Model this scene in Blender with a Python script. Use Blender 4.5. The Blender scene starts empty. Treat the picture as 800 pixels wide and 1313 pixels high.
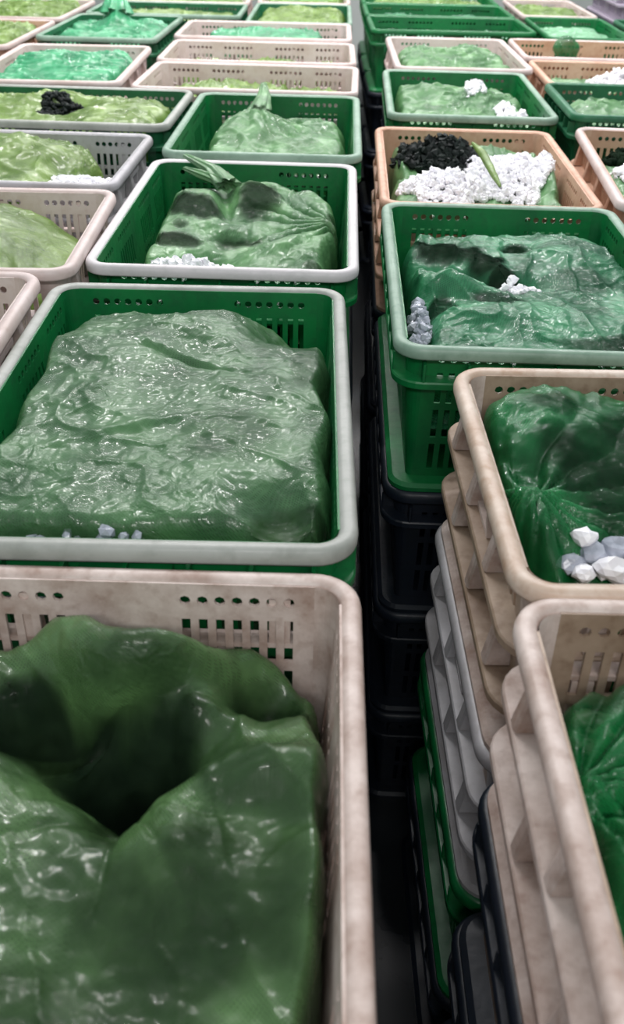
import bpy, bmesh, math, random
import numpy as np
from mathutils import Vector, Matrix
random.seed(7)
C = bpy.context.scene.collection
S = bpy.context.scene
PI = math.pi

# ------------------------------------------------------------------ camera
CAMH = 1.31
F_PX, PITCH, YAW, ROLL = 1166.8, .61151, .01351, .02425
fw = Vector((-math.sin(YAW)*math.cos(PITCH), math.cos(YAW)*math.cos(PITCH), -math.sin(PITCH)))
rt = Vector((math.cos(YAW), math.sin(YAW), 0)); up = rt.cross(fw)
r2 = rt*math.cos(ROLL)+up*math.sin(ROLL); u2 = -rt*math.sin(ROLL)+up*math.cos(ROLL)
cd = bpy.data.cameras.new('camera'); cam = bpy.data.objects.new('camera', cd); C.objects.link(cam)
cd.sensor_fit = 'VERTICAL'; cd.sensor_height = 24; cd.lens = 24*F_PX/1313
cam.matrix_world = Matrix(((r2.x,u2.x,-fw.x,0),(r2.y,u2.y,-fw.y,0),(r2.z,u2.z,-fw.z,CAMH),(0,0,0,1)))
cd.clip_start = .02
cd.dof.use_dof = True; cd.dof.focus_distance = 1.15; cd.dof.aperture_fstop = 5.0
S.camera = cam
# ------------------------------------------------------------------ light
W = bpy.data.worlds.new('world'); S.world = W; W.use_nodes = True
W.node_tree.nodes['Background'].inputs[0].default_value = (.80, .88, .92, 1)
W.node_tree.nodes['Background'].inputs[1].default_value = .62
S.view_settings.view_transform = 'Standard'; S.view_settings.look = 'None'
S.view_settings.gamma = 1; S.view_settings.use_curve_mapping = False
S.view_settings.exposure = -0.15
def lamp(name, loc, sx, sy, power, col, target=None):
    l = bpy.data.lights.new(name, 'AREA'); l.shape = 'RECTANGLE'; l.size = sx; l.size_y = sy
    l.energy = power; l.color = col
    o = bpy.data.objects.new(name, l); C.objects.link(o); o.location = loc
    if target is not None:
        o.rotation_euler = (Vector(target)-Vector(loc)).to_track_quat('-Z', 'Y').to_euler()
    o['label'] = 'long tube lamp hung over the crates, or fill added behind the camera'; o['category'] = 'lamp'; o['group'] = 'tube lamps over the crates'
lamp('tube_lamp', (-.7, 2.6, 3.0), 1.3, .10, 48, (1, .97, .97))
lamp('tube_lamp.001', (.9, 2.9, 3.0), 1.3, .10, 48, (1, .96, .98))
lamp('tube_lamp.002', (-.9, 4.6, 2.7), 1.6, .16, 40, (1, .96, .95))
lamp('tube_lamp.003', (.9, 4.8, 2.7), 1.6, .16, 40, (1, .96, .97))
lamp('tube_lamp.004', (0, 6.6, 2.7), 3.0, .20, 60, (1, .97, .97))
lamp('added_fill_lamp', (.2, -1.6, 2.7), 1.8, .12, 34, (1, .97, .95), (0, .8, .8))  # unseen fill, added behind the camera to brighten walls facing it

# ------------------------------------------------------------------ helpers
def link(o): C.objects.link(o); return o
def obj(name, me, m=None, parent=None, smooth=False):
    if isinstance(me, bmesh.types.BMesh):
        b = me; me = bpy.data.meshes.new(name); b.normal_update(); b.to_mesh(me); b.free()
    if smooth: me.polygons.foreach_set('use_smooth', [True]*len(me.polygons))
    if not me.materials: me.materials.append(None)
    o = bpy.data.objects.new(name, me); C.objects.link(o)
    if m: o.material_slots[0].link = 'OBJECT'; o.material_slots[0].material = m
    if parent: o.parent = parent
    return o
def tag(o, label, cat, group=None, kind=None):
    o['label'] = label; o['category'] = cat
    if group: o['group'] = group
    if kind: o['kind'] = kind
    return o
def pyd(name, v, f):
    me = bpy.data.meshes.new(name); me.from_pydata([tuple(p) for p in v], [], [tuple(q) for q in f]); me.update(); return me

# ------------------------------------------------------------------ numpy gradient noise
_rs = np.random.RandomState(5); _G = _rs.rand(256)*2*np.pi; _P = np.concatenate([_rs.permutation(256)]*3)
def pn(x, y, seed=0):
    x = np.asarray(x, float)+seed*17.37; y = np.asarray(y, float)+seed*9.71
    xi = np.floor(x).astype(int); yi = np.floor(y).astype(int); xf = x-xi; yf = y-yi
    w = lambda t: t*t*t*(t*(t*6-15)+10)
    def g(i, j):
        a = _G[_P[(_P[(xi+i) & 255]+yi+j) & 255]]; return np.cos(a)*(xf-i)+np.sin(a)*(yf-j)
    u, v = w(xf), w(yf)
    return ((g(0,0)*(1-u)+g(1,0)*u)*(1-v)+(g(0,1)*(1-u)+g(1,1)*u)*v)*1.4
def fbm(x, y, s=0, o=3):
    t = 0; a = 1
    for k in range(o): t = t+a*pn(x*2**k, y*2**k, s+k*3); a *= .5
    return t
def sm(t): t = np.clip(t, 0, 1); return t*t*(3-2*t)

# ------------------------------------------------------------------ materials
def mat(name):
    m = bpy.data.materials.new(name); m.use_nodes = True; nt = m.node_tree
    return m, nt, nt.nodes['Principled BSDF'], nt.nodes['Material Output']
def N(nt, t, **k):
    n = nt.nodes.new(t)
    for a, b in k.items():
        if isinstance(b, tuple) and a == 'ins':
            for i, val in b: n.inputs[i].default_value = val
        else: setattr(n, a, b)
    return n
def ramp(nt, stops):
    r = nt.nodes.new('ShaderNodeValToRGB'); e = r.color_ramp.elements
    e[0].position, e[0].color = stops[0]; e[1].position, e[1].color = stops[-1]
    for p, c in stops[1:-1]:
        q = e.new(p); q.color = c
    return r
def lin(r, g, b):
    f = lambda c: (c/255/12.92) if c/255 <= .04045 else ((c/255+.055)/1.055)**2.4
    return (f(r), f(g), f(b), 1)
def plastic(name, c, dirt, amount, rough=.38, scale=9.0, spec=.5, wear=None):
    """moulded crate plastic: base colour, blotches of grime and scuffs, fine relief"""
    m, nt, p, out = mat(name); L = nt.links.new
    tc = N(nt, 'ShaderNodeTexCoord'); oi = N(nt, 'ShaderNodeObjectInfo')
    ad = N(nt, 'ShaderNodeVectorMath', operation='ADD'); sc = N(nt, 'ShaderNodeVectorMath', operation='SCALE')
    cb = N(nt, 'ShaderNodeCombineXYZ'); L(oi.outputs['Random'], cb.inputs[0]); L(oi.outputs['Random'], cb.inputs[1])
    L(cb.outputs[0], sc.inputs[0]); sc.inputs['Scale'].default_value = 37
    L(tc.outputs['Object'], ad.inputs[0]); L(sc.outputs[0], ad.inputs[1])
    n1 = N(nt, 'ShaderNodeTexNoise'); n1.inputs['Scale'].default_value = scale; n1.inputs['Detail'].default_value = 5; n1.inputs['Roughness'].default_value = .65
    L(ad.outputs[0], n1.inputs['Vector'])
    r1 = ramp(nt, [(.5-.18*amount, (0,0,0,1)), (.78, (1,1,1,1))]); L(n1.outputs[0], r1.inputs[0])
    n2 = N(nt, 'ShaderNodeTexNoise'); n2.inputs['Scale'].default_value = 70; n2.inputs['Detail'].default_value = 3; L(ad.outputs[0], n2.inputs['Vector'])
    r2_ = ramp(nt, [(.52, (0,0,0,1)), (.70, (1,1,1,1))]); L(n2.outputs[0], r2_.inputs[0])
    mx = N(nt, 'ShaderNodeMix', data_type='RGBA'); mx.inputs[6].default_value = c; mx.inputs[7].default_value = dirt
    mu = N(nt, 'ShaderNodeMath', operation='MULTIPLY'); L(r1.outputs[0], mu.inputs[0]); mu.inputs[1].default_value = amount
    L(mu.outputs[0], mx.inputs[0])
    mx2 = N(nt, 'ShaderNodeMix', data_type='RGBA'); mx2.inputs[7].default_value = wear or dirt
    mu2 = N(nt, 'ShaderNodeMath', operation='MULTIPLY'); L(r2_.outputs[0], mu2.inputs[0]); mu2.inputs[1].default_value = .35*amount
    L(mx.outputs[2], mx2.inputs[6]); L(mu2.outputs[0], mx2.inputs[0]); L(mx2.outputs[2], p.inputs['Base Color'])
    rr = N(nt, 'ShaderNodeMapRange'); rr.inputs[3].default_value = rough-.1; rr.inputs[4].default_value = rough+.2; L(n2.outputs[0], rr.inputs[0]); L(rr.outputs[0], p.inputs['Roughness'])
    p.inputs['Specular IOR Level'].default_value = spec
    b = N(nt, 'ShaderNodeBump'); b.inputs['Strength'].default_value = .25; b.inputs['Distance'].default_value = .002; L(n2.outputs[0], b.inputs['Height']); L(b.outputs[0], p.inputs['Normal'])
    return m
M = {}
M['white'] = plastic('white_crate_plastic', lin(224,208,200), lin(126,86,62), .9, scale=15)
M['cream'] = plastic('cream_crate_plastic', lin(222,208,194), lin(154,106,62), .9, scale=11)
M['grey_white'] = plastic('pale_grey_crate_plastic', lin(186,184,188), lin(120,112,104), .5)
M['salmon'] = plastic('salmon_crate_plastic', lin(214,176,152), lin(170,110,78), .7)
M['pinkish'] = plastic('pinkish_crate_plastic', lin(216,200,196), lin(170,140,124), .55)
M['stained'] = plastic('brown_stained_shaded_crate_plastic', lin(186,164,144), lin(98,68,44), 1.0, scale=7)  # brown stains, plus shade of the rib pockets put into the colour
M['green'] = plastic('green_crate_plastic', lin(14,118,60), lin(10,62,40), .7, rough=.32)
M['teal_green'] = plastic('dull_green_crate_plastic', lin(34,112,72), lin(16,60,44), .7, rough=.34)
M['rim_grey'] = plastic('worn_grey_rim_plastic', lin(172,174,168), lin(104,110,98), .6)
M['rim_lilac'] = plastic('worn_lilac_rim_plastic', lin(220,214,216), lin(160,164,158), .5)
M['rim_sage'] = plastic('worn_sage_rim_plastic', lin(146,172,154), lin(70,110,84), .7)
M['low_shade'] = plastic('low_shade_crate_plastic', lin(26,34,46), lin(12,16,20), .6)  # deep shade low in the stacks, put into the crate colour
M['lilac_grey'] = plastic('lilac_grey_crate_plastic', lin(170,160,176), lin(110,104,118), .5)

def net(name, c, c2, alpha, rough=.42, weave=520.0, bump=.55, coat=.45):
    """fine knitted net: coloured yarn with open mesh between (transparent), wet and shiny"""
    m, nt, p, out = mat(name); L = nt.links.new
    tc = N(nt, 'ShaderNodeTexCoord')
    n1 = N(nt, 'ShaderNodeTexNoise'); n1.inputs['Scale'].default_value = 14; n1.inputs['Detail'].default_value = 4; L(tc.outputs['Object'], n1.inputs['Vector'])
    mx = N(nt, 'ShaderNodeMix', data_type='RGBA'); mx.inputs[6].default_value = c; mx.inputs[7].default_value = c2
    r = ramp(nt, [(.35,(0,0,0,1)),(.65,(1,1,1,1))]); L(n1.outputs[0], r.inputs[0]); L(r.outputs[0], mx.inputs[0]); L(mx.outputs[2], p.inputs['Base Color'])
    p.inputs['Roughness'].default_value = rough; p.inputs['Specular IOR Level'].default_value = .32; p.inputs['Coat Weight'].default_value = coat; p.inputs['Coat Roughness'].default_value = .09
    w1 = N(nt, 'ShaderNodeTexWave', wave_type='BANDS', bands_direction='DIAGONAL'); w1.inputs['Scale'].default_value = weave/3.2; L(tc.outputs['Object'], w1.inputs['Vector'])
    mp = N(nt, 'ShaderNodeMapping'); mp.inputs['Rotation'].default_value = (0,0,PI/2); L(tc.outputs['Object'], mp.inputs[0])
    w2 = N(nt, 'ShaderNodeTexWave', wave_type='BANDS', bands_direction='DIAGONAL'); w2.inputs['Scale'].default_value = weave/3.2; L(mp.outputs[0], w2.inputs['Vector'])
    mm = N(nt, 'ShaderNodeMath', operation='MAXIMUM'); L(w1.outputs['Fac'], mm.inputs[0]); L(w2.outputs['Fac'], mm.inputs[1])
    n3 = N(nt, 'ShaderNodeTexNoise'); n3.inputs['Scale'].default_value = 55; n3.inputs['Detail'].default_value = 3; n3.inputs['Distortion'].default_value = 1.2; L(tc.outputs['Object'], n3.inputs['Vector'])
    b0 = N(nt, 'ShaderNodeBump'); b0.inputs['Strength'].default_value = bump; b0.inputs['Distance'].default_value = .006; mk = N(nt, 'ShaderNodeMapRange'); mk.inputs[1].default_value = .42; mk.inputs[2].default_value = .62; mk.inputs[3].default_value = .12; n4 = N(nt, 'ShaderNodeTexNoise'); n4.inputs['Scale'].default_value = 11; n4.inputs['Detail'].default_value = 2; L(tc.outputs['Object'], n4.inputs['Vector']); L(n4.outputs[0], mk.inputs[0])
    hm = N(nt, 'ShaderNodeMath', operation='MULTIPLY'); L(n3.outputs[0], hm.inputs[0]); L(mk.outputs[0], hm.inputs[1]); L(hm.outputs[0], b0.inputs['Height'])
    b1 = N(nt, 'ShaderNodeBump'); b1.inputs['Strength'].default_value = .08; b1.inputs['Distance'].default_value = .0008; L(mm.outputs[0], b1.inputs['Height']); L(b0.outputs[0], b1.inputs['Normal'])
    L(b1.outputs[0], p.inputs['Normal']); L(b0.outputs[0], p.inputs['Coat Normal'])
    # openness: yarn opaque, gaps clear; bunched cloth (low noise) denser
    rg = ramp(nt, [(.25,(alpha*.86,)*3+(1,)), (.8,(min(1,alpha*1.08),)*3+(1,))]); L(mm.outputs[0], rg.inputs[0])
    sh = N(nt, 'ShaderNodeMath', operation='ADD'); L(rg.outputs[0], sh.inputs[0])
    m3 = N(nt, 'ShaderNodeMapRange'); m3.inputs[1].default_value = .35; m3.inputs[2].default_value = .65; m3.inputs[3].default_value = -.16; m3.inputs[4].default_value = .16; L(n1.outputs[0], m3.inputs[0]); L(m3.outputs[0], sh.inputs[1])
    at = N(nt, 'ShaderNodeAttribute', attribute_name='sheer'); iv_ = N(nt, 'ShaderNodeMath', operation='SUBTRACT'); iv_.inputs[0].default_value = 1; L(at.outputs['Fac'], iv_.inputs[1])
    ml = N(nt, 'ShaderNodeMath', operation='MULTIPLY'); L(sh.outputs[0], ml.inputs[0]); L(iv_.outputs[0], ml.inputs[1])
    cl = N(nt, 'ShaderNodeClamp'); L(ml.outputs[0], cl.inputs[0]); L(cl.outputs[0], p.inputs['Alpha'])
    return m
M['net_deep'] = net('deep_green_net', lin(62,94,54), lin(86,122,72), .70, coat=.5, bump=.5)
M['net_sage'] = net('sage_green_net', lin(58,98,62), lin(76,118,74), .86, bump=.6)
M['net_pale'] = net('pale_green_net', lin(82,130,84), lin(104,152,98), .80)
M['net_bright'] = net('bright_green_net', lin(8,96,46), lin(24,126,66), .68, coat=.35, bump=.35)
M['net_emerald'] = net('emerald_net', lin(26,100,64), lin(56,138,92), .80, bump=.6)
M['net_lime'] = net('lime_green_net', lin(94,126,50), lin(118,148,68), .84)
M['net_teal'] = net('mint_green_net', lin(36,136,90), lin(70,166,116), .9, bump=.3)
M['net_mint'] = net('pale_mint_net', lin(104,168,124), lin(130,188,144), .88)
def simple(name, c, c2, rough, scale=20, bump=.4, spec=.5, trans=0, sss=0):
    m, nt, p, out = mat(name); L = nt.links.new
    tc = N(nt, 'ShaderNodeTexCoord'); n = N(nt, 'ShaderNodeTexNoise'); n.inputs['Scale'].default_value = scale; n.inputs['Detail'].default_value = 5; L(tc.outputs['Object'], n.inputs['Vector'])
    r = ramp(nt, [(.35, c), (.65, c2)]); L(n.outputs[0], r.inputs[0]); L(r.outputs[0], p.inputs['Base Color'])
    p.inputs['Roughness'].default_value = rough; p.inputs['Specular IOR Level'].default_value = spec
    p.inputs['Transmission Weight'].default_value = trans; p.inputs['Subsurface Weight'].default_value = sss; p.inputs['Subsurface Scale'].default_value = .03
    b = N(nt, 'ShaderNodeBump'); b.inputs['Strength'].default_value = bump; b.inputs['Distance'].default_value = .004; L(n.outputs[0], b.inputs['Height']); L(b.outputs[0], p.inputs['Normal'])
    return m
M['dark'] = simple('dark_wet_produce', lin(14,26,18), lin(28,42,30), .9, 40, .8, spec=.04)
M['black'] = simple('black_wet_produce', lin(10,16,16), lin(28,38,34), .6, 30, .6, spec=.2)
M['leafy'] = simple('dark_leafy_filling', lin(26,56,26), lin(58,92,50), .45, 30, .9)
M['leafy_light'] = simple('light_leafy_filling', lin(86,120,60), lin(130,160,84), .5, 30, .9)
M['ice'] = simple('crushed_ice', lin(240,238,244), lin(250,250,252), .3, 60, .3)
M['ice_dull'] = simple('melting_ice', lin(150,156,168), lin(190,194,206), .18, 60, .3)
M['floor'] = simple('wet_concrete', lin(20,24,28), lin(40,44,48), .25, 3, .3)
M['wall'] = simple('plaster', lin(170,176,172), lin(190,194,190), .7, 2, .1)

# ------------------------------------------------------------------ setting
fl = obj('floor', pyd('floor', [(-3.2,-1,0),(3.2,-1,0),(3.2,8.5,0),(-3.2,8.5,0)], [(0,1,2,3)]), M['floor']); fl['kind'] = 'structure'
wb = obj('wall_back', pyd('wall_back', [(-3.2,8.5,0),(3.2,8.5,0),(3.2,8.5,3.4),(-3.2,8.5,3.4),(-3.2,8.6,0),(3.2,8.6,0),(3.2,8.6,3.4),(-3.2,8.6,3.4)], [(0,3,2,1),(4,5,6,7),(3,7,6,2),(0,4,7,3),(1,2,6,5)]), M['wall']); wb['kind'] = 'structure'

# ------------------------------------------------------------------ crate meshes (0.4 x 0.6, rim top at z = 0, foot at z = -H)
HW, HD, R, H = .2, .3, .038, .21
def outline(off, z, seg=6):
    pts = []; r = max(R+off, .004)
    for cx, cy, a0 in ((HW-R, HD-R, 0), (-HW+R, HD-R, PI/2), (-HW+R, -HD+R, PI), (HW-R, -HD+R, 1.5*PI)):
        for k in range(seg+1):
            a = a0+PI/2*k/seg; pts.append((cx+r*math.cos(a), cy+r*math.sin(a), z))
    return pts
def sweep(prof, bm=None, seg=6):
    bm = bm or bmesh.new(); rings = [[bm.verts.new(p) for p in outline(o, z, seg)] for o, z in prof]
    n = len(rings[0]); m = len(rings)
    for i in range(m):
        a, b = rings[i], rings[(i+1) % m]
        for k in range(n): bm.faces.new((a[k], a[(k+1) % n], b[(k+1) % n], b[k]))
    return bm
T = .0035
def off_at(z): return -.014-.016*(-z/H)
def wall_pt(side, s, z, dep):
    o = off_at(z)-dep
    return {'F': (s, -(HD+o), z), 'B': (-s, HD+o, z), 'R': (HW+o, s, z), 'L': (-(HW+o), -s, z)}[side]
def hexa(bm, side, s0, s1, z0, z1, d0=0, d1=T):
    v = [bm.verts.new(wall_pt(side, s, z, d)) for d in (d0, d1) for s, z in ((s0,z0),(s1,z0),(s1,z1),(s0,z1))]
    for q in ((0,1,2,3),(7,6,5,4),(0,4,5,1),(1,5,6,2),(2,6,7,3),(3,7,4,0)): bm.faces.new([v[i] for i in q])
def ringcell(bm, side, s0, s1, z0, z1, r):
    """a wall cell pierced by a round hole"""
    cs, cz = (s0+s1)/2, (z0+z1)/2; hs, hz = (s1-s0)/2, (z1-z0)/2
    sq = [(1,0),(1,1),(0,1),(-1,1),(-1,0),(-1,-1),(0,-1),(1,-1)]
    ring = []
    for d in (0, T):
        o = [bm.verts.new(wall_pt(side, cs+a*hs, cz+b*hz, d)) for a, b in sq]
        i = [bm.verts.new(wall_pt(side, cs+r*math.cos(k*PI/4), cz+r*math.sin(k*PI/4), d)) for k in range(8)]
        ring.append((o, i))
    for k in range(8):
        j = (k+1) % 8
        (o0, i0), (o1, i1) = ring
        bm.faces.new((o0[k], o0[j], i0[j], i0[k])); bm.faces.new((i1[k], i1[j], o1[j], o1[k])); bm.faces.new((i0[k], i0[j], i1[j], i1[k]))
def wall_mesh(side):
    """perforated wall: a row of round holes under the rim, then rows of upright slots, in clusters"""
    bm = bmesh.new(); half = (HW if side in 'FB' else HD)-R
    cl = [(-.148, -.046), (.046, .148)] if side in 'FB' else [(-.252, -.170), (-.135, -.035), (.035, .135), (.170, .252)]
    P = .0146
    rows = [(-.030, -.012, 'o'), (-.084, -.040, 's'), (-.136, -.094, 's'), (-.186, -.146, 's')]
    zs = [0.0]
    prev = -.004
    for z0, z1, kind in rows:
        hexa(bm, side, -half, half, z1, prev); prev = z0
        cur = -half
        for a, b in cl:
            n = int(round((b-a)/P)); w = (b-a)/n
            a = max(a, -half+.004)
            hexa(bm, side, cur, a, z0, z1)
            w = (b-a)/n
            for k in range(n):
                c0 = a+k*w
                if kind == 'o': ringcell(bm, side, c0, c0+w, z0, z1, .0048)
                else:
                    hexa(bm, side, c0, c0+w*.24, z0, z1); hexa(bm, side, c0+w*.76, c0+w, z0, z1)
            cur = b
        hexa(bm, side, cur, half, z0, z1)
    hexa(bm, side, -half, half, -H+.004, prev)
    me = bpy.data.meshes.new('wall'); bm.to_mesh(me); bm.free(); return me
def corner_mesh(ci):
    bm = bmesh.new(); seg = 6
    if True:
        def row(off, z):
            return outline(off, z, seg)[ci*(seg+1):(ci+1)*(seg+1)]
        levels = [-.004, -.10, -H+.004]
        o = [[bm.verts.new(p) for p in row(off_at(z), z)] for z in levels]; i = [[bm.verts.new(p) for p in row(off_at(z)-T, z)] for z in levels]
        for l in range(2):
            for k in range(seg):
                bm.faces.new((o[l+1][k], o[l+1][k+1], o[l][k+1], o[l][k])); bm.faces.new((i[l][k], i[l][k+1], i[l+1][k+1], i[l+1][k]))
    me = bpy.data.meshes.new('corner_post'); bm.to_mesh(me); bm.free(); return me
def mesh_of(bm, name, smooth=False):
    bm.normal_update(); bmesh.ops.recalc_face_normals(bm, faces=bm.faces)
    me = bpy.data.meshes.new(name); bm.to_mesh(me); bm.free()
    if smooth:
        me.polygons.foreach_set('use_smooth', [True]*len(me.polygons))
    me.materials.append(None); return me
def rim_mesh():
    return mesh_of(sweep([(-.0005,-.016),(0,-.014),(.0003,-.008),(-.0012,-.003),(-.004,-.0005),(-.0075,0),(-.011,-.0004),(-.0145,-.002),(-.0168,-.0055),(-.0178,-.016),(-.0145,-.016),(-.0135,-.0065),(-.0045,-.0055),(-.0035,-.016)], seg=8), 'rim', True)
def flange_mesh(z):
    return mesh_of(sweep([(off_at(z)-.001, z+.004),(-.0015, z+.002),(0, z),(0, z-.007),(-.0025, z-.0075),(-.003, z-.002),(off_at(z)-.001, z-.001)]), 'flange')
def foot_mesh():
    z = -H
    return mesh_of(sweep([(-.030, z+.012),(-.012, z+.010),(-.006, z+.006),(-.006, z+.0005),(-.030, z+.0005)]), 'foot_ring')
def base_mesh():
    bm = bmesh.new(); a = [bm.verts.new(p) for p in outline(-.0305, -H+.001)]; b = [bm.verts.new(p) for p in outline(-.0305, -H+.006)]
    bm.faces.new(list(reversed(a))); bm.faces.new(b); n = len(a)
    for k in range(n): bm.faces.new((a[k], a[(k+1) % n], b[(k+1) % n], b[k]))
    return mesh_of(bm, 'base')
def fin(bm, side, s, z0, z1, w=.0075, taper=.0):
    """one upright rib between wall and rim plane, chamfered outer edge"""
    t0, t1 = -off_at(z0), -off_at(z1)
    def P(ss, z, d): return wall_pt(side, ss, z, d)
    ring = []
    for z, t, f in ((z0, t0, 0), (z1, t1, taper)):
        e = -(t-f)
        ring.append([bm.verts.new(P(s+a*w, z, d)) for a, d in ((-.5, .001), (-.5, e+.0025), (-.3, e+.0008), (.3, e+.0008), (.5, e+.0025), (.5, .001))])
    a, b = ring; n = 6
    for k in range(n): bm.faces.new((a[k], a[(k+1) % n], b[(k+1) % n], b[k]))
    bm.faces.new(a[::-1]); bm.faces.new(b)
def fin_mesh(side, z0, z1, w, taper):
    bm = bmesh.new(); fin(bm, side, 0, z0, z1, w, taper); return mesh_of(bm, 'rib')
def handle_mesh(sg):
    """grip moulding in the middle of the short wall"""
    bm = bmesh.new(); side = 'F' if sg < 0 else 'B'
    for s0, s1, z0, z1, d0 in ((-.040,.040,-.034,-.026,-.010), (-.040,-.034,-.060,-.034,-.008), (.034,.040,-.060,-.034,-.008), (-.040,.040,-.066,-.060,-.008)):
        hexa(bm, side, s0, s1, z0, z1, d0, .001)
    return mesh_of(bm, 'handle')
ME = {'rim': rim_mesh(), 'foot': foot_mesh(), 'base': base_mesh()}
for c_ in range(4): ME['c%d' % c_] = corner_mesh(c_)
for s_ in 'FBLR': ME['w'+s_] = wall_mesh(s_)
for z_ in (-.070, -.140, -.048): ME[z_] = flange_mesh(z_)
ME['hF'], ME['hB'] = handle_mesh(-1), handle_mesh(1)
for k_ in list(ME):
    if not ME[k_].materials: ME[k_].materials.append(None)
FIN = {}; RW = {'F': .018, 'B': .018, 'L': .016, 'R': .016}
for s_ in 'FBLR':
    FIN[s_, 0] = fin_mesh(s_, -.066, -.020, RW[s_], .008)
    FIN[s_, 1] = fin_mesh(s_, -.134, -.073, RW[s_], .009)
    bm = bmesh.new(); half = (HW if s_ in 'FB' else HD)-R; n = 6 if s_ in 'FB' else 9
    for k in range(n+1): fin(bm, s_, -half+2*half*k/n, -.046, -.022, .004, 0)
    FIN[s_, 'green'] = mesh_of(bm, 'rib_row')
    bm = bmesh.new()
    for row, (z0, z1) in enumerate(((-.066,-.020), (-.134,-.073))):
        n = 3 if s_ in 'FB' else 4
        for k in range(n): fin(bm, s_, -half+2*half*(k+.27+.46*row)/n, z0, z1, RW[s_], .008)
    FIN[s_, 'white'] = mesh_of(bm, 'rib_row')
def crate(name, x, y, zrim, yaw, rot, body, rim, ribs, label, group=None, zs=1.0, detailed=False, xs=1.0, ys=1.0, floorless=False):
    e = bpy.data.objects.new(name, None); C.objects.link(e); e.empty_display_size = .1
    # Empty at the crate's base
    e.location = (x, y, zrim-H*zs); e.rotation_euler = (0, 0, math.radians(yaw)+(PI/2 if rot else 0)); e.scale = (ys if rot else xs, xs if rot else ys, zs)
    tag(e, label, 'crate', group)
    def part(nm, me, m):
        o = bpy.data.objects.new(nm, me); C.objects.link(o); o.parent = e; o.location = (0, 0, H)
        o.material_slots[0].link = 'OBJECT'; o.material_slots[0].material = m; return o
    r = part('rim', ME['rim'], rim)
    if body is not rim: r['label'] = 'worn pale rim'
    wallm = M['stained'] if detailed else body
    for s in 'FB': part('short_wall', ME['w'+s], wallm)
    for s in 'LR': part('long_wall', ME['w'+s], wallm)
    [part('corner_post', ME['c%d' % c_], body) for c_ in range(4)]; part('base', ME['base'], body); part('foot_ring', ME['foot'], body)
    part('handle', ME['hF'], body); part('handle', ME['hB'], body)
    if ribs == 'white':
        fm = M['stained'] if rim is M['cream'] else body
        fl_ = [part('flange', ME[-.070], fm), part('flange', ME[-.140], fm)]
        for s in 'FBLR':
            if not detailed: part('rib_row', FIN[s, 'white'], body)['kind'] = 'stuff'; continue
            half = (HW if s in 'FB' else HD)-R; n = 3 if s in 'FB' else 4
            for row in (0, 1):
                for k in range(n):
                    t = -half+2*half*(k+.27+.46*row)/n
                    o = bpy.data.objects.new('rib', FIN[s, row]); C.objects.link(o); o.parent = fl_[row]
                    v0, v1 = wall_pt(s, 0, 0, 0), wall_pt(s, t, 0, 0)
                    o.location = (v1[0]-v0[0], v1[1]-v0[1], 0)
                    o.material_slots[0].link = 'OBJECT'; o.material_slots[0].material = body
    else:
        part('flange', ME[-.048], body)
        for s in 'FBLR': part('rib_row', FIN[s, 'green'], body)['kind'] = 'stuff'
    return e

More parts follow.
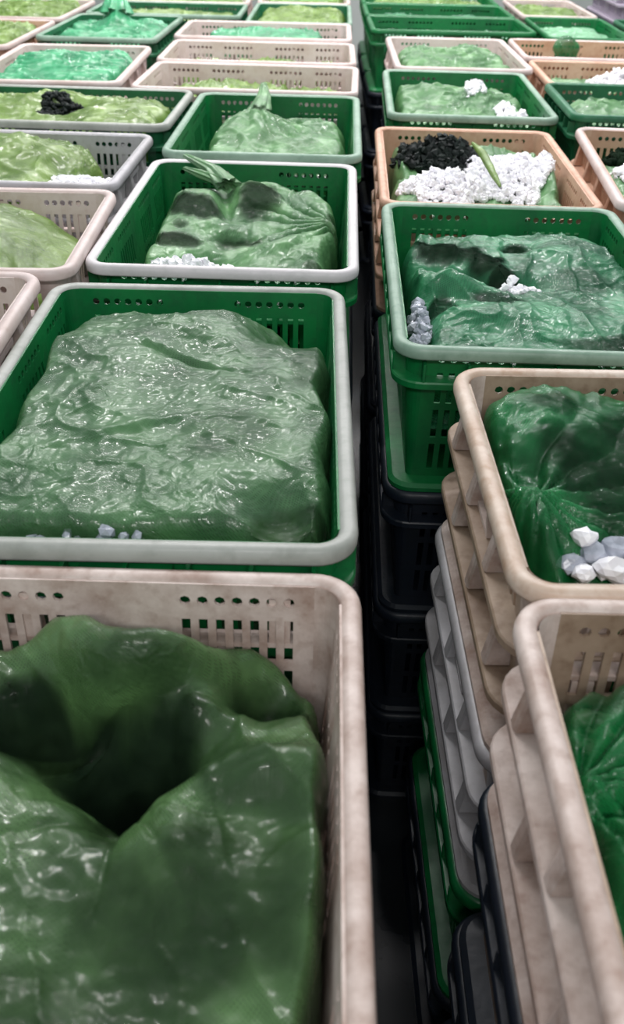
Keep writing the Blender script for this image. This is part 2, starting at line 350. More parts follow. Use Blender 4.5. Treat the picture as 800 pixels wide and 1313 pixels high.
# ------------------------------------------------------------------ stacks: key, x, y, z(rim, from eye), yaw, rot, look, scale
G, TG = M['green'], M['teal_green']
STACKS = {
 'A':  (-.164, .298, -.480,  .4, 0, 'white', 'white', 'white plastic crate with grimy brown-stained rim holding the dark green net bag, beside the aisle'),
 'B':  (-.173, .902, -.465, 1.1, 0, 'green', 'rim_grey', 'large green crate with grey worn rim holding the plump sage net bag'),
 'C':  (-.156, 1.556, -.463, -.4, 0, 'green', 'rim_lilac', 'green crate with pale rim, its net bag bulging in two humps over ice'),
 'D':  (-.141, 2.160, -.451, -.4, 0, 'green', 'rim_sage', 'green crate with sage worn rim behind the crate of two humps'),
 'E':  (-.237, 2.760, -.462, -1.2, 1, 'pinkish', 'pinkish', 'pinkish white crate lying crosswise directly behind the sage-rimmed green crate'),
 'F':  (-.241, 3.172, -.458, .3, 1, 'pinkish', 'pinkish', 'pinkish white crate lying crosswise, middle of three in a row before the aisle end'),
 'G':  (-.250, 3.580, -.449, 0, 1, 'pinkish', 'pinkish', 'pinkish white crate with a mint green net, farthest of the three crosswise ones'),
 'L1h':(-.145, 4.090, -.450, 0, 0, 'teal_green', 'rim_sage', 'far green crate full of lime green net, behind the crosswise pinkish crates'),
 'L1i':(-.150, 4.720, -.450, .5, 0, 'pinkish', 'pinkish', 'pinkish crate in the last row beside the aisle, at the top edge'),
 'L2a':(-.681, .984, -.450, 2.0, 1, 'pinkish', 'pinkish', 'pinkish white crate cut off at the left edge beside the large grey-rimmed crate'),
 'L2b':(-.662, 1.392, -.453, 2.2, 1, 'pinkish', 'pinkish', 'pinkish white crosswise crate holding a smooth lime net bag, left of the two-humped bag'),
 'L2c':(-.686, 1.858, -.462, -1.0, 1, 'grey_white', 'grey_white', 'greyish white crosswise crate holding a lime net bag with ice at its side'),
 'L2d':(-.655, 2.268, -.447, -.9, 1, 'teal_green', 'rim_grey', 'green crosswise crate with grey rim, its lime net torn open over dark produce'),
 'L2e':(-.757, 2.790, -.441, 1.6, 0, 'pinkish', 'pinkish', 'pale pinkish crate holding a spread mint green net'),
 'L2f':(-.785, 3.581, -.448, -.9, 0, 'teal_green', 'rim_sage', 'green crate with pale rim whose mint net rises to a peak'),
 'L2g':(-.675, 4.130, -.450, 0, 1, 'teal_green', 'rim_sage', 'dull green crosswise crate behind the peaked mint net'),
 'L2h':(-.680, 4.560, -.450, 0, 1, 'pinkish', 'pinkish', 'pinkish crosswise crate in the last row, behind the dull green crosswise one'),
 'L3a':(-1.215, 3.390, -.450, 0, 0, 'salmon', 'pinkish', 'salmon crate of light greens at the upper left edge, nearer of two'),
 'L3b':(-1.215, 4.040, -.450, 0, 0, 'pinkish', 'pinkish', 'pinkish crate of light greens in the upper left corner, behind the salmon one'),
 'Ra': (.347, .243, -.450, .4, 0, 'white', 'white', 'white ribbed crate in the lower right corner holding the bright green net'),
 'Rb': (.446, .754, -.453, 1.7, 1, 'white', 'cream', 'cream white ribbed crate with brown stains, net gathered over ice lumps'),
 'Rc': (.283, 1.304, -.461, -.4, 0, 'green', 'rim_sage', 'deep green crate at right with glossy emerald net and small ice bits'),
 'Rd': (.289, 1.930, -.472, -.7, 0, 'salmon', 'salmon', 'salmon crate with an open net heaped with white ice and dark produce'),
 'Re': (.327, 2.552, -.450, -.9, 0, 'green', 'rim_sage', 'green crate behind the salmon ice crate, holding pale nets and some ice'),
 'Rf': (.366, 3.170, -.446, .7, 0, 'pinkish', 'pinkish', 'pinkish white crate of pale nets right of the aisle, before the far green stack'),
 'Rg': (.415, 3.868, -.450, 1.6, 1, 'green', 'green', 'green crosswise crate, nearest of three far ones right of the aisle'),
 'Rg2':(.405, 4.285, -.450, 1.0, 1, 'green', 'green', 'green crosswise crate, middle of three far ones right of the aisle'),
 'Rg3':(.400, 4.700, -.450, .5, 1, 'green', 'green', 'green crosswise crate, farthest of three right of the aisle'),
 'R2a':(.712, 1.866, -.450, -4.5, 0, 'salmon', 'pinkish', 'salmon pink ribbed crate cut by the right edge, ice in a net inside'),
 'R2b':(.836, 2.392, -.430, -.7, 1, 'teal_green', 'teal_green', 'dull green crosswise crate at the right edge behind the cut-off salmon one'),
 'R2d':(.888, 2.930, -.457, -.7, 1, 'salmon', 'salmon', 'salmon crosswise crate with white ice, nearer of two at the upper right'),
 'R2c':(.886, 3.344, -.452, -.7, 1, 'salmon', 'pinkish', 'salmon crosswise crate with a bright green lump, farther of two at the upper right'),
 'R2e':(.895, 3.860, -.450, -.5, 0, 'green', 'green', 'small green crate with pale greens at the upper right edge'),
 'R2f':(.900, 4.480, -.450, 0, 0, 'pinkish', 'pinkish', 'small pinkish white crate of brownish greens behind the small green one'),
 'R3a':(1.290, 3.830, -.450, 0, 0, 'teal_green', 'teal_green', 'dull green crate at the upper right edge in front of the lilac grey one'),
 'R3b':(1.330, 4.500, -.270, 0, 0, 'lilac_grey', 'lilac_grey', 'lilac grey crate standing higher than the rest in the upper right corner'),
}
XS = {'R2e': (.77, .95), 'R2f': (.77, 1)}
DET = {'Ra', 'Rb'}
LOW = {  # the lower crates whose sides show in the aisle
 'Ra': [('low_shade', 'low_shade', 'shade-coloured crate directly under the lower right crate'), ('low_shade', 'low_shade', 'shade-coloured crate third from top in the lower right stack'), ('low_shade', 'low_shade', 'bottom shade-coloured crate of the lower right stack on the dark floor')],
 'Rb': [('grey_white', 'grey_white', 'greyish crate second from top, under the brown-stained cream crate'), ('green', 'green', 'green crate third from top, under the brown-stained cream crate'), ('low_shade', 'low_shade', 'bottom shade-coloured crate of the stack under the brown-stained cream crate')],
 'Rc': [('low_shade', 'low_shade', 'shade-coloured crate second from top, under the glossy emerald net crate'), ('low_shade', 'low_shade', 'shade-coloured crate third from top, under the glossy emerald net crate'), ('low_shade', 'low_shade', 'bottom shade-coloured crate of the stack under the glossy emerald net crate')],
}
for key, (x, y, z, yaw, rot, body, rim, label) in STACKS.items():
    zr = CAMH+z; isw = body not in ('green', 'teal_green')
    xs, ys = XS.get(key, (1, 1))
    crate('plastic_crate', x, y, zr, yaw, rot, M[body], M[rim], 'white' if isw else 'green', label, 'filled crates on top of the stacks', detailed=key in DET, xs=xs, ys=ys)
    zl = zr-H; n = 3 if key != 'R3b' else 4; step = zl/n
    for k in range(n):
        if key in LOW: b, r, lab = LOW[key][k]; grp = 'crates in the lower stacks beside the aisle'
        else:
            b = 'low_shade'; r = b
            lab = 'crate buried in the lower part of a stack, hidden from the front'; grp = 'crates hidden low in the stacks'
        crate('plastic_crate', x, y, zl-k*step, yaw, rot, M[b], M[r], 'white' if b not in ('green', 'teal_green', 'low_shade') else 'green', lab, grp, zs=step/H, xs=xs, ys=ys, detailed=(key in DET and k == 0))

# ------------------------------------------------------------------ net bags
def grid_faces(nx, ny):
    i = np.arange((nx-1)*(ny-1)); r = i//(nx-1); c = i % (nx-1); a = r*nx+c
    return np.stack([a, a+1, a+nx+1, a+nx], -1)
def surf_mesh(name, X, Y, Z):
    ny, nx = X.shape; f = grid_faces(nx, ny)
    me = bpy.data.meshes.new(name); nv = nx*ny
    me.vertices.add(nv); me.vertices.foreach_set('co', np.stack([X, Y, Z], -1).reshape(-1).astype(np.float32))
    me.loops.add(len(f)*4); me.loops.foreach_set('vertex_index', f.reshape(-1).astype(np.int32))
    me.polygons.add(len(f)); me.polygons.foreach_set('loop_start', (np.arange(len(f))*4).astype(np.int32)); me.polygons.foreach_set('loop_total', np.full(len(f), 4, np.int32))
    me.update(calc_edges=True); me.validate(); me.polygons.foreach_set('use_smooth', [True]*len(f)); return me
BAGZ = {}
def bag(key, m, label, base=-.03, bumps=(), wr=.006, k=1.0, gather=(), seed=0, rect=(-1,-1,1,1), fill=M['leafy'], gap=.012, n=90, p=6, depth=.13, lump=.010, fine=.0015, edge=.20, sheer=(), lean=(), cat='net bag'):
    x, y, z, yaw, rot = STACKS[key][:5]; xs, ys = XS.get(key, (1, 1))
    hx, hy = ((.3, .2) if rot else (.2*xs, .3*ys)); hx -= .022; hy -= .022
    nx = n; ny = int(n*hy/hx)
    U, V = np.meshgrid(np.linspace(-1, 1, nx), np.linspace(-1, 1, ny))
    cu, cv, ru, rv = (rect[0]+rect[2])/2, (rect[1]+rect[3])/2, (rect[2]-rect[0])/2, (rect[3]-rect[1])/2
    UU, VV = cu+U*ru, cv+V*rv                                       # interior coordinates
    X, Y = UU*hx, VV*hy
    wa = .09*fbm(X*9, Y*9, seed+1, 2); wb_ = .09*fbm(X*9, Y*9, seed+2, 2)
    q = (np.abs(U*(1+wa))**p+np.abs(V*(1+wb_))**p)**(1/p)
    t = np.clip((1-q)/edge, 0, 1); e = np.sqrt(1-(1-t)**2)
    zt = base+lump*fbm(X*k*7, Y*k*7, seed+3, 2)
    wx, wy = X+.02*fbm(X*12, Y*12, seed+4, 2), Y+.02*fbm(X*12, Y*12, seed+5, 2)
    an = seed*1.3; rx = wx*math.cos(an)+wy*math.sin(an); ry = -wx*math.sin(an)+wy*math.cos(an)
    rid = 1-np.abs(pn(rx*k*22, ry*k*9, seed+6))*2.2; rid = np.clip(rid, 0, 1)**3
    rid2 = np.clip(1-np.abs(pn(ry*k*38, rx*k*17, seed+8))*2.2, 0, 1)**3
    msk = sm(pn(X*k*8, Y*k*8, seed+9)*1.6+.5)
    zt = zt+wr*rid+wr*.55*rid2*msk+fine*fbm(X*60, Y*60, seed+7, 2)
    for b in bumps:
        bu, bv, su, sv, am = b[:5]; ang = b[5] if len(b) > 5 else 0
        du, dv = (UU-bu)*hx, (VV-bv)*hy; ca, sa = math.cos(ang), math.sin(ang)
        a, c = du*ca+dv*sa, -du*sa+dv*ca
        zt = zt+am*np.exp(-(a/(su*hx))**2-(c/(sv*hx))**2)
    for gu, gv, am, kk, rad in gather:
        du, dv = (UU-gu)*hx, (VV-gv)*hy; rr = np.hypot(du, dv); th = np.arctan2(dv, du)
        fo = np.clip(np.abs(np.sin(th*kk/2+1.4*pn(th*2, rr*12, seed+11))), 0, 1)
        zt = zt-am*(1-fo)**1.5*np.exp(-(rr/rad)**2)*np.clip(rr/.02, 0, 1)*1.5
    Z = -depth+(zt+depth)*e
    for lu, lv, la, lb, ld in lean:                                  # folds that hang over toward the front
        Y = Y+ld*np.exp(-((UU-lu)/la)**2-((VV-lv)/lb)**2)
    taper = 1-.05*np.clip(-Z-.02, 0, .1)/.1
    root = bpy.data.objects.new('net_bag', None); C.objects.link(root); tag(root, label, cat, 'net bags in the crates')
    zb = -depth-.002
    root.location = (x, y, CAMH+z+zb); root.rotation_euler = (0, 0, math.radians(yaw))
    me = surf_mesh('netting', X*taper, Y*taper, Z-zb)
    o = obj('netting', me, m, root)
    if sheer:                                                       # where the net is stretched thin, or thinned to paint a hollow's shade
        sv_ = np.zeros_like(UU)
        for su_, sw_, a_, b_, am_ in sheer:
            rr = ((UU-su_)/a_)**2+((VV-sw_)/b_)**2
            sv_ = np.maximum(sv_, am_*sm(1.5-rr*1.1+.6*fbm(X*16, Y*16, seed+30, 3)))
        at = me.attributes.new('sheer', 'FLOAT', 'POINT'); at.data.foreach_set('value', np.clip(sv_, 0, .95).reshape(-1).astype(np.float32))
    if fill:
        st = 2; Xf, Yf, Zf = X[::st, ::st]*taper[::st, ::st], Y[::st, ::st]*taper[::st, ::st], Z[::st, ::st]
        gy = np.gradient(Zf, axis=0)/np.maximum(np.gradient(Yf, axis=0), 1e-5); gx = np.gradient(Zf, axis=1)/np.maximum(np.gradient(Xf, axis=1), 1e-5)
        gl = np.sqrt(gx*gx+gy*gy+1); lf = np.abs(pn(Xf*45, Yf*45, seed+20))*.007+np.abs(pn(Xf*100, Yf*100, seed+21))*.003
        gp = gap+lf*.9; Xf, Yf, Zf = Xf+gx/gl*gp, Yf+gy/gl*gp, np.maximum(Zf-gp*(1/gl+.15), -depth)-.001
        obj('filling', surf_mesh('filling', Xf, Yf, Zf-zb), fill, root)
    BAGZ[key] = (X, Y, Z, hx, hy)
    return root
def zat(key, u, v):
    X, Y, Z, hx, hy = BAGZ[key]; d = (X-u*hx)**2+(Y-v*hy)**2
    return float(Z.flat[int(np.argmin(d))])
def world(key, u, v, z):
    x, y, zz, yaw, rot = STACKS[key][:5]; hx, hy = ((.274, .174) if rot else (.174, .274)); a = math.radians(yaw)
    lx, ly = u*hx, v*hy
    return Vector((x+lx*math.cos(a)-ly*math.sin(a), y+lx*math.sin(a)+ly*math.cos(a), CAMH+zz+z))
ICO_V = None
def ico():
    global ICO_V
    if ICO_V is None:
        b = bmesh.new(); bmesh.ops.create_icosphere(b, subdivisions=1, radius=1); b.verts.ensure_lookup_table()
        ICO_V = (np.array([v.co[:] for v in b.verts]), np.array([[v.index for v in f.verts] for f in b.faces])); b.free()
    return ICO_V
def heap(name, key, u, v, ru, rv, n, size, m, label, cat, z=None, hgt=.03, ang=0, seed=1, squash=.8, smooth=False, jit=.3, group=None, stuff=True):
    """a heap of many small chunks lying over the net"""
    rs = np.random.RandomState(seed); iv, fc = ico(); vs, fs = [], []
    c = world(key, u, v, 0); hx, hy = BAGZ[key][3:]
    for i in range(n):
        r = math.sqrt(rs.rand()); a = rs.rand()*2*PI; rg = 1+.25*math.sin(a*3+seed)
        du, dv = r*math.cos(a)*ru*rg, r*math.sin(a)*rv*rg
        ca, sa = math.cos(ang), math.sin(ang); du, dv = du*ca-dv*sa, du*sa+dv*ca
        uu, vv = max(-.97, min(.97, u+du)), max(-.97, min(.97, v+dv))
        zb = (zat(key, uu, vv) if z is None else z)
        s = size*(.6+.8*rs.rand())
        zz = zb+hgt*(1-r**1.6)*rs.uniform(.55, 1.0)+s*.2
        P = world(key, uu, vv, zz)
        A = rs.randn(3, 3); Q, _ = np.linalg.qr(A)
        V = iv*(1+jit*(rs.rand(len(iv), 1)-.5)*2)*np.array([1, rs.uniform(.75, 1), rs.uniform(.6, .95)])*s*.5
        V = V@Q.T+np.array(P); fs.append(fc+len(vs)*len(iv)); vs.append(V)
    V = np.concatenate(vs); Fc = np.concatenate(fs); lo = V.min(0); cc = np.array([V[:,0].mean(), V[:,1].mean(), lo[2]])
    o = obj(name, pyd(name, V-cc, Fc), m, smooth=smooth); o.location = cc
    tag(o, label, cat, group, 'stuff' if stuff else None); return o
def lump(name, key, pts, m, label, cat='produce', seed=1, n=22):
    """one smooth body lofted along points (u, v, z, radius)"""
    P = [world(key, u, v, z) for u, v, z, r in pts]; Rr = [r for *_, r in pts]
    # resample
    k = 10; Q, RR = [], []
    for i in range(len(P)-1):
        p0, p1, p2, p3 = P[max(i-1, 0)], P[i], P[i+1], P[min(i+2, len(P)-1)]
        for j in range(k):
            t = j/k
            Q.append(.5*((2*p1)+(p2-p0)*t+(2*p0-5*p1+4*p2-p3)*t*t+(-p0+3*p1-3*p2+p3)*t**3)); RR.append(Rr[i]*(1-t)+Rr[i+1]*t)
    Q.append(P[-1]); RR.append(Rr[-1]); L_ = len(Q)
    vs = []; c = Vector((sum(q.x for q in Q)/L_, sum(q.y for q in Q)/L_, min(q.z for q in Q)-max(Rr)))
    for i, q in enumerate(Q):
        d = (Q[min(i+1, L_-1)]-Q[max(i-1, 0)]).normalized(); a = d.cross(Vector((0,0,1))).normalized(); b = a.cross(d)
        cap = math.sqrt(max(.0, 1-(abs(i/(L_-1)-.5)*2)**6))*.97+.03
        for j in range(n):
            th = 2*PI*j/n; r = RR[i]*cap*(1+.16*float(pn(i*.22+seed, j*6/n if j < n/2 else (n-j)*6/n, seed)))
            vs.append(q+a*math.cos(th)*r+b*math.sin(th)*r-c)
    fs = [(i*n+j, i*n+(j+1) % n, (i+1)*n+(j+1) % n, (i+1)*n+j) for i in range(L_-1) for j in range(n)]
    fs += [tuple(range(n))[::-1], tuple((L_-1)*n+j for j in range(n))]
    o = obj(name, pyd(name, vs, fs), m, smooth=True); o.location = c; tag(o, label, cat); return o
def tail(root, key, pts, m):
    """the loose drawn end of a net bag: a pleated tube along points (u, v, z, radius)"""
    P = [world(key, u, v, z) for u, v, z, r in pts]; Rr = [r for *_, r in pts]; k = 8; Q, RR = [], []
    for i in range(len(P)-1):
        for j in range(k): t = j/k; Q.append(P[i].lerp(P[i+1], t)); RR.append(Rr[i]*(1-t)+Rr[i+1]*t)
    Q.append(P[-1]); RR.append(Rr[-1]); n = 28; vs = []; inv = (Matrix.Translation(root.location) @ root.rotation_euler.to_matrix().to_4x4()).inverted()
    for i, q in enumerate(Q):
        d = (Q[min(i+1, len(Q)-1)]-Q[max(i-1, 0)]).normalized(); a = d.cross(Vector((0,.2,1))).normalized(); b = a.cross(d)
        for j in range(n):
            th = 2*PI*j/n; r = RR[i]*(1+.28*math.sin(th*7+i*.15)); vs.append(inv @ (q+a*math.cos(th)*r+b*math.sin(th)*r*.55))
    fs = [(i*n+j, i*n+(j+1) % n, (i+1)*n+(j+1) % n, (i+1)*n+j) for i in range(len(Q)-1) for j in range(n)]
    return obj('drawn_end', pyd('drawn_end', vs, fs), m, root, smooth=True)

# nearest crate: deep green bag, hollow's shade painted by sheer net over dark filling
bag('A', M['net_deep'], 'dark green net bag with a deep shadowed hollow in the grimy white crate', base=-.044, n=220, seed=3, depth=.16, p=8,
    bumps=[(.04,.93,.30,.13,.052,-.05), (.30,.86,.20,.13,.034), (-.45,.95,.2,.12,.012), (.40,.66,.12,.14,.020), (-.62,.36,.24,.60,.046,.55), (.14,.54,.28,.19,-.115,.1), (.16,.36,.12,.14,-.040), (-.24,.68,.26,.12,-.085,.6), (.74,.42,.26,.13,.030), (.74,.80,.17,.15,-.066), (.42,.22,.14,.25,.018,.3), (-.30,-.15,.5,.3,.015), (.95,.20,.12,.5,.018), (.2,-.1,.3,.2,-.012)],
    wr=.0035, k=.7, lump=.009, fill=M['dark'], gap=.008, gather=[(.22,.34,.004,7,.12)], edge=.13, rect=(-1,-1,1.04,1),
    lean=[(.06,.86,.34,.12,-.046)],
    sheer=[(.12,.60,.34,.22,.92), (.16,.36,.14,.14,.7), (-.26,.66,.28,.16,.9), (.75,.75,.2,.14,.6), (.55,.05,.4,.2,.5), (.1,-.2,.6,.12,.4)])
bag('B', M['net_sage'], 'plump sage green net bag with glints, filling the large grey-rimmed green crate', base=-.010, n=220, seed=8, depth=.14, rect=(-.99,-.99,1.05,.90), p=8,
    bumps=[(-.45,.35,.5,.5,.012), (.15,.62,.35,.3,.012), (.74,-.80,.20,.18,-.03), (-.45,-.98,.7,.12,-.045), (.45,.05,.3,.2,.008), (.80,.72,.34,.28,-.060), (-1,.75,.16,.3,-.05), (-1,.15,.10,.25,-.05), (.05,.28,.45,.04,-.009,-.35), (-.2,-.3,.5,.05,.006,.4)],
    wr=.0030, k=.75, lump=.009, fill=M['leafy'], gap=.006, edge=.15, sheer=[(.78,-.84,.22,.12,.75), (.85,.35,.12,.3,.35), (-.3,-.93,.6,.06,.5), (.45,-.35,.3,.2,.2)])
heap('crushed_ice', 'B', -.35, -.93, .55, .035, 90, .014, M['ice_dull'], 'grey melting ice bits along the front of the plump sage net bag', 'ice', hgt=.006, seed=4)
bC = bag('C', M['net_pale'], 'pale green net bag in two dark-eyed humps, gathered toward the front', base=-.034, n=170, seed=12, rect=(-.88,-.99,.98,.93),
    bumps=[(-.50,.30,.28,.42,.036), (.10,.52,.34,.36,.036), (-.20,.40,.08,.42,-.020,.15), (-.50,.28,.13,.16,-.012), (.16,.45,.15,.17,-.010), (-.40,-.62,.42,.2,-.05), (.55,-.45,.5,.26,.026,.7), (-.1,-.14,.22,.16,-.024)],
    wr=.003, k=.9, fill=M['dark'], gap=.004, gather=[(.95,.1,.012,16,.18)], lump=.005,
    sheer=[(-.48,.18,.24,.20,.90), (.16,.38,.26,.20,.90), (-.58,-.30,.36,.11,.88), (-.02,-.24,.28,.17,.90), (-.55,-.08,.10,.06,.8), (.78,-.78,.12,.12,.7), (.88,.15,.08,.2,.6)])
tail(bC, 'C', [(-.20,.50,-.004,.022), (-.40,.74,.004,.015), (-.76,1.02,.010,.007)], M['net_pale'])
tail(bC, 'C', [(-.22,.55,-.004,.016), (-.50,.68,.000,.013), (-.72,.80,.002,.006)], M['net_pale'])
heap('crushed_ice', 'C', -.40, -.76, .46, .18, 520, .012, M['ice'], 'white crushed ice at the front of the two-humped pale net bag', 'ice', hgt=.030, seed=5)
bD = bag('D', M['net_pale'], 'pale green net bag drawn up to a loose end, in the sage-rimmed crate', base=-.040, n=110, seed=15, rect=(-.80,-.99,.99,.85),
    bumps=[(-.25,.25,.4,.6,.050), (.4,-.3,.5,.4,.020)], wr=.005, gather=[(-.2,.5,.012,18,.2)], fill=M['leafy_light'], sheer=[(.1,.5,.25,.2,.4)])
tail(bD, 'D', [(-.22,.50,-.01,.024), (-.20,.85,.004,.014), (-.22,1.02,.026,.006)], M['net_pale'])
bag('E', M['net_lime'], 'yellowish green net lying loose in the crosswise crate behind the sage-rimmed one', base=-.055, seed=17, wr=.012, k=1.1, bumps=[(-.3,.2,.3,.3,.03)], fill=M['leafy_light'])
bag('F', M['net_lime'], 'yellowish green net sunk in the middle crosswise pinkish crate', base=-.055, seed=19, wr=.012, k=1.1, fill=M['leafy_light'])
bag('G', M['net_teal'], 'mint green net spread in the farthest crosswise pinkish crate', base=-.02, seed=21, wr=.008, rect=(-.75,-.9,.8,.95), fill=M['leafy_light'])
bag('L1h', M['net_lime'], 'lime green net heaped in the far green crate by the aisle', base=-.015, seed=23, wr=.012, fill=M['leafy_light'])
bag('L1i', M['net_lime'], 'lime green net in the last pinkish crate by the aisle', base=-.01, seed=25, wr=.012, fill=M['leafy_light'])
bag('L2a', M['net_lime'], 'lime green net low in the crate cut by the left edge', base=-.06, seed=27, fill=M['leafy_light'])
bag('L2b', M['net_lime'], 'smooth lime green net bag left of the two-humped pale bag', base=-.028, seed=29, n=130, bumps=[(-.1,.0,.9,.9,.030), (.85,-.2,.25,.8,-.05)], wr=.004, k=.8, lump=.006, fill=M['leafy'])
bag('L2c', M['net_lime'], 'lime green net bag in folds, ice showing at its right side', base=-.025, seed=31, n=110, rect=(-.97,-.95,.8,.95), bumps=[(-.2,.3,.8,.5,.040), (.62,-.3,.15,.3,-.04)], wr=.008, fill=M['leafy'])
heap('crushed_ice', 'L2c', .70, -.45, .27, .48, 500, .013, M['ice'], 'white ice beside the folded lime net bag at left', 'ice', z=-.05, hgt=.022, seed=6)
bag('L2d', M['net_lime'], 'lime green net bag open over a dark patch, in the grey-rimmed green crosswise crate', base=-.02, seed=33, n=110, bumps=[(.05,.05,.22,.16,-.045), (.5,-.1,.4,.4,.016), (-.3,.3,.5,.3,.02)], wr=.008, fill=M['leafy'])
heap('dark_produce', 'L2d', .02, .12, .20, .34, 500, .011, M['black'], 'dark produce showing in the opening of the lime net', 'produce', hgt=.02, seed=8, smooth=True)
bag('L2e', M['net_teal'], 'mint green net spread in wavy folds in the pale pinkish crate', base=-.015, seed=35, wr=.009, k=.9, bumps=[(-.3,.2,.6,.5,.018), (.1,-.4,.5,.3,.01)], fill=M['leafy_light'])
bL = bag('L2f', M['net_teal'], 'mint green net rising to a peak in the pale-rimmed green crate', base=-.015, seed=37, wr=.008, bumps=[(-.05,.35,.28,.30,.05)], fill=M['leafy_light'])
tail(bL, 'L2f', [(-.05,.35,.02,.05), (-.12,.55,.07,.03), (-.2,.7,.095,.012)], M['net_teal'])
bag('L2g', M['net_lime'], 'green net low in the dull green crosswise crate', base=-.03, seed=39, fill=M['leafy_light'])
bag('L2h', M['net_lime'], 'lime net in the last crosswise pinkish crate', base=-.01, seed=41, fill=M['leafy_light'])
bag('L3a', M['net_lime'], 'light green net in the nearer salmon crate at the upper left edge', base=-.01, seed=43, wr=.012, fill=M['leafy_light'])
bag('L3b', M['net_lime'], 'light green net in the upper left corner crate', base=-.005, seed=45, wr=.012, fill=M['leafy_light'])
# right of the aisle
bag('Ra', M['net_bright'], 'bright green net bag with radiating pleats in the lower right corner', base=-.036, n=180, seed=47, rect=(-1.05,-1,1,.95), bumps=[(-.60,.74,.30,.22,.020), (-.75,.2,.3,.4,.014), (-.80,.50,.20,.04,-.018,.25), (-.8,.92,.3,.08,-.02)], wr=.006, k=1.0, gather=[(-.98,.55,.009,16,.17)], fill=M['leafy'], edge=.13, sheer=[(-.85,.80,.2,.1,.5), (-.55,.36,.3,.06,.5)])
bag('Rb', M['net_bright'], 'dark green net bag gathered at a pleated corner in the cream ribbed crate', base=-.022, n=200, seed=49, depth=.14, rect=(-1.03,-.99,1,1.02), bumps=[(-.76,.66,.22,.30,.022), (-.92,-.42,.08,.24,.024), (-.60,-.80,.36,.18,-.050), (-.45,.1,.3,.3,-.010), (-.2,.2,.4,.4,.02), (-.90,.0,.05,.16,-.022)],
    wr=.004, gather=[(-.92,-.25,.010,16,.16)], fill=M['dark'], gap=.007, edge=.12, sheer=[(-.60,.10,.22,.55,.80), (-.3,.2,.3,.6,.7), (-.70,.62,.10,.14,.6)])
rs = random.Random(3)
b_ = bmesh.new(); bmesh.ops.create_icosphere(b_, subdivisions=2, radius=1); b_.verts.ensure_lookup_table()
iv = np.array([v.co[:] for v in b_.verts]); fc = np.array([[v.index for v in f.verts] for f in b_.faces]); b_.free()
for i in range(20):
    u = -.82+.024*i+rs.uniform(-.01,.01); v = -.60+rs.uniform(-.16,.14)-(.1 if i % 2 else 0); s = rs.uniform(.010,.016)
    npr = np.random.RandomState(60+i)
    V = iv*(1+.08*(npr.rand(len(iv),1)-.5)*2+.35*pn(iv[:,:1]*1.3+i, iv[:,1:2]*1.3+iv[:,2:]*.9, i))*np.array([1,.85,.75])*s
    o = obj('ice_lump', pyd('ice_lump', V, fc), M['ice'] if i % 3 else M['ice_dull'], smooth=False)
    o.location = world('Rb', u, v, zat('Rb', u, v)+s*.7+(.014 if i % 4 == 1 else 0))
    tag(o, 'lump of ice along the front of the cream ribbed crate', 'ice', 'ice lumps in the cream ribbed crate')
bag('Rc', M['net_emerald'], 'glossy emerald net bag in lobes over a dark swath, in the deep green crate', base=-.030, n=200, seed=51, p=6, rect=(-.97,-1,1,.86),
    bumps=[(.45,.30,.55,.5,.026), (-.60,.42,.30,.13,.026,-.5), (-.28,.22,.20,.10,.014,-.7), (-.82,.72,.12,.12,.020), (-.62,-.14,.26,.13,.030,-.35), (-.55,.14,.40,.07,-.030,-.45), (-.05,-.02,.18,.12,-.040), (-.50,-.52,.3,.22,.016), (.1,-.5,.5,.3,.018), (-.92,-.55,.10,.4,-.06), (.10,.48,.15,.12,-.026)],
    wr=.005, k=.85, fill=M['dark'], gap=.005, edge=.13, lump=.006,
    sheer=[(.10,.48,.16,.13,.92), (-.70,-.34,.12,.13,.85), (-.24,-.28,.24,.08,.8), (.6,-.78,.5,.10,.7), (-.70,.44,.22,.17,.94), (-.46,.38,.24,.17,.94), (-.28,.22,.18,.12,.94), (-.14,.06,.13,.10,.94), (.5,.0,.3,.12,.3)])
heap('crushed_ice', 'Rc', -.04, -.04, .15, .09, 120, .012, M['ice'], 'few bright ice bits in the middle of the emerald net', 'ice', hgt=.014, seed=9)
heap('crushed_ice', 'Rc', -.90, -.50, .07, .26, 90, .014, M['ice_dull'], 'dull ice at the left side of the emerald net crate', 'ice', z=-.05, hgt=.03, seed=10)
bag('Rd', M['net_pale'], 'pale green net bag lying open under ice in the salmon crate', base=-.035, n=130, seed=53, bumps=[(.1,.0,.5,.5,-.03), (.88,.1,.10,.9,.030), (-.88,.3,.12,.7,.026), (0,.88,.9,.14,.024)], wr=.006, fill=M['leafy_light'])
heap('dark_produce', 'Rd', -.30, .34, .50, .38, 700, .016, M['black'], 'heap of dark wet produce at the left of the open ice net', 'produce', hgt=.055, seed=11, jit=.6)
heap('crushed_ice', 'Rd', .34, -.02, .56, .50, 2600, .012, M['ice'], 'big white heap of crushed ice in the salmon crate', 'ice', hgt=.066, seed=12, ang=-.15)
heap('crushed_ice', 'Rd', -.40, -.52, .48, .30, 1100, .012, M['ice'], 'white crushed ice at the front left of the salmon crate', 'ice', hgt=.048, seed=13)
lump('net_strip', 'Rd', [(-.06,.05,.034,.004), (.02,-.25,.030,.008), (.06,-.50,.022,.007), (.12,-.80,.010,.004)], M['net_lime'], 'lime strip of net lying across the white ice heap', 'net')
bag('Re', M['net_pale'], 'pale green net bag in humps with ice at its right, behind the salmon ice crate', base=-.035, n=110, seed=55, bumps=[(-.4,.3,.5,.4,.030), (.25,.3,.2,.5,.026), (.7,-.4,.2,.3,-.03)], wr=.009, fill=M['leafy'])
heap('crushed_ice', 'Re', .68, -.42, .26, .26, 400, .013, M['ice'], 'white ice at the right of the pale nets behind the salmon crate', 'ice', hgt=.03, seed=14)
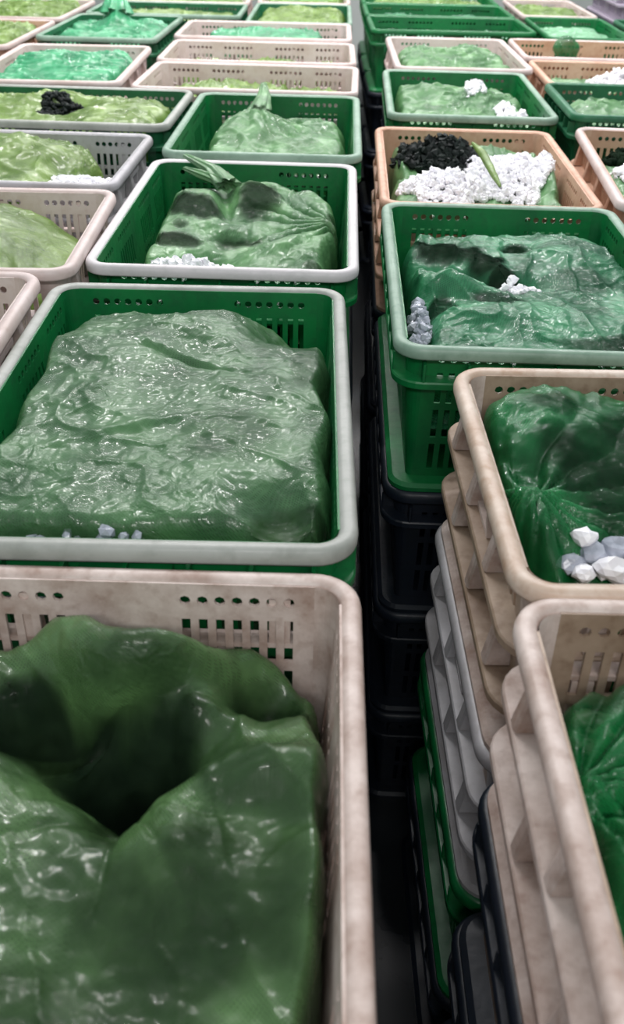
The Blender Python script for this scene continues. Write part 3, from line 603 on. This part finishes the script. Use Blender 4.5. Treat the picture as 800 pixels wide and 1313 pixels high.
heap('crushed_ice', 'Re', .22, .30, .14, .22, 150, .012, M['ice'], 'small ice patch between the pale net humps', 'ice', hgt=.015, seed=15)
bag('Rf', M['net_pale'], 'pale green net in the pinkish crate before the far green crates', base=-.025, seed=57, wr=.012, k=1.1, fill=M['leafy'])
bag('Rg', M['net_emerald'], 'emerald net low in the nearest far green crosswise crate', base=-.05, seed=59, wr=.01, fill=M['leafy'])
bag('Rg2', M['net_emerald'], 'emerald net in the middle far green crosswise crate', base=-.04, seed=61, wr=.01, fill=M['leafy'])
bag('Rg3', M['net_lime'], 'lime net in the farthest green crosswise crate', base=-.02, seed=63, wr=.01, fill=M['leafy'])
bag('R2a', M['net_pale'], 'pale net bag with ice in the salmon crate cut by the right edge', base=-.045, seed=65, fill=M['leafy'])
heap('crushed_ice', 'R2a', -.35, .25, .45, .3, 500, .012, M['ice'], 'white ice in the salmon crate cut by the right edge', 'ice', hgt=.025, seed=16)
heap('dark_produce', 'R2a', -.45, .55, .4, .2, 200, .018, M['dark'], 'dark greens behind the ice in the cut-off salmon crate', 'produce', hgt=.03, seed=17, smooth=True)
bag('R2b', M['net_pale'], 'pale green net filling the dull green crosswise crate at the right edge', base=-.035, seed=67, wr=.009, k=1, fill=M['leafy'])
bag('R2d', M['net_pale'], 'pale net under ice in the nearer salmon crosswise crate', base=-.04, seed=69, fill=M['leafy_light'])
heap('crushed_ice', 'R2d', -.25, -.2, .28, .4, 500, .014, M['ice'], 'white ice heap in the nearer salmon crosswise crate', 'ice', hgt=.05, seed=18)
bag('R2c', M['net_pale'], 'pale green net in the farther salmon crosswise crate', base=-.055, seed=71, fill=M['leafy_light'])
lump('green_bundle', 'R2c', [(-.62,-.2,-.02,.03), (-.52,-.2,.0,.04), (-.40,-.2,-.02,.03)], M['net_bright'], 'bright green net lump in the farther salmon crosswise crate', 'net')
bag('R2e', M['net_mint'], 'pale mint net in the small green crate at the upper right', base=-.03, seed=73, fill=M['leafy'])
bag('R2f', M['net_lime'], 'brownish lime net in the small pinkish crate at the upper right', base=-.02, seed=75, fill=M['leafy'])
bag('R3a', M['net_deep'], 'deep green net in the dull green crate by the lilac grey one', base=-.06, seed=77, fill=M['dark'])
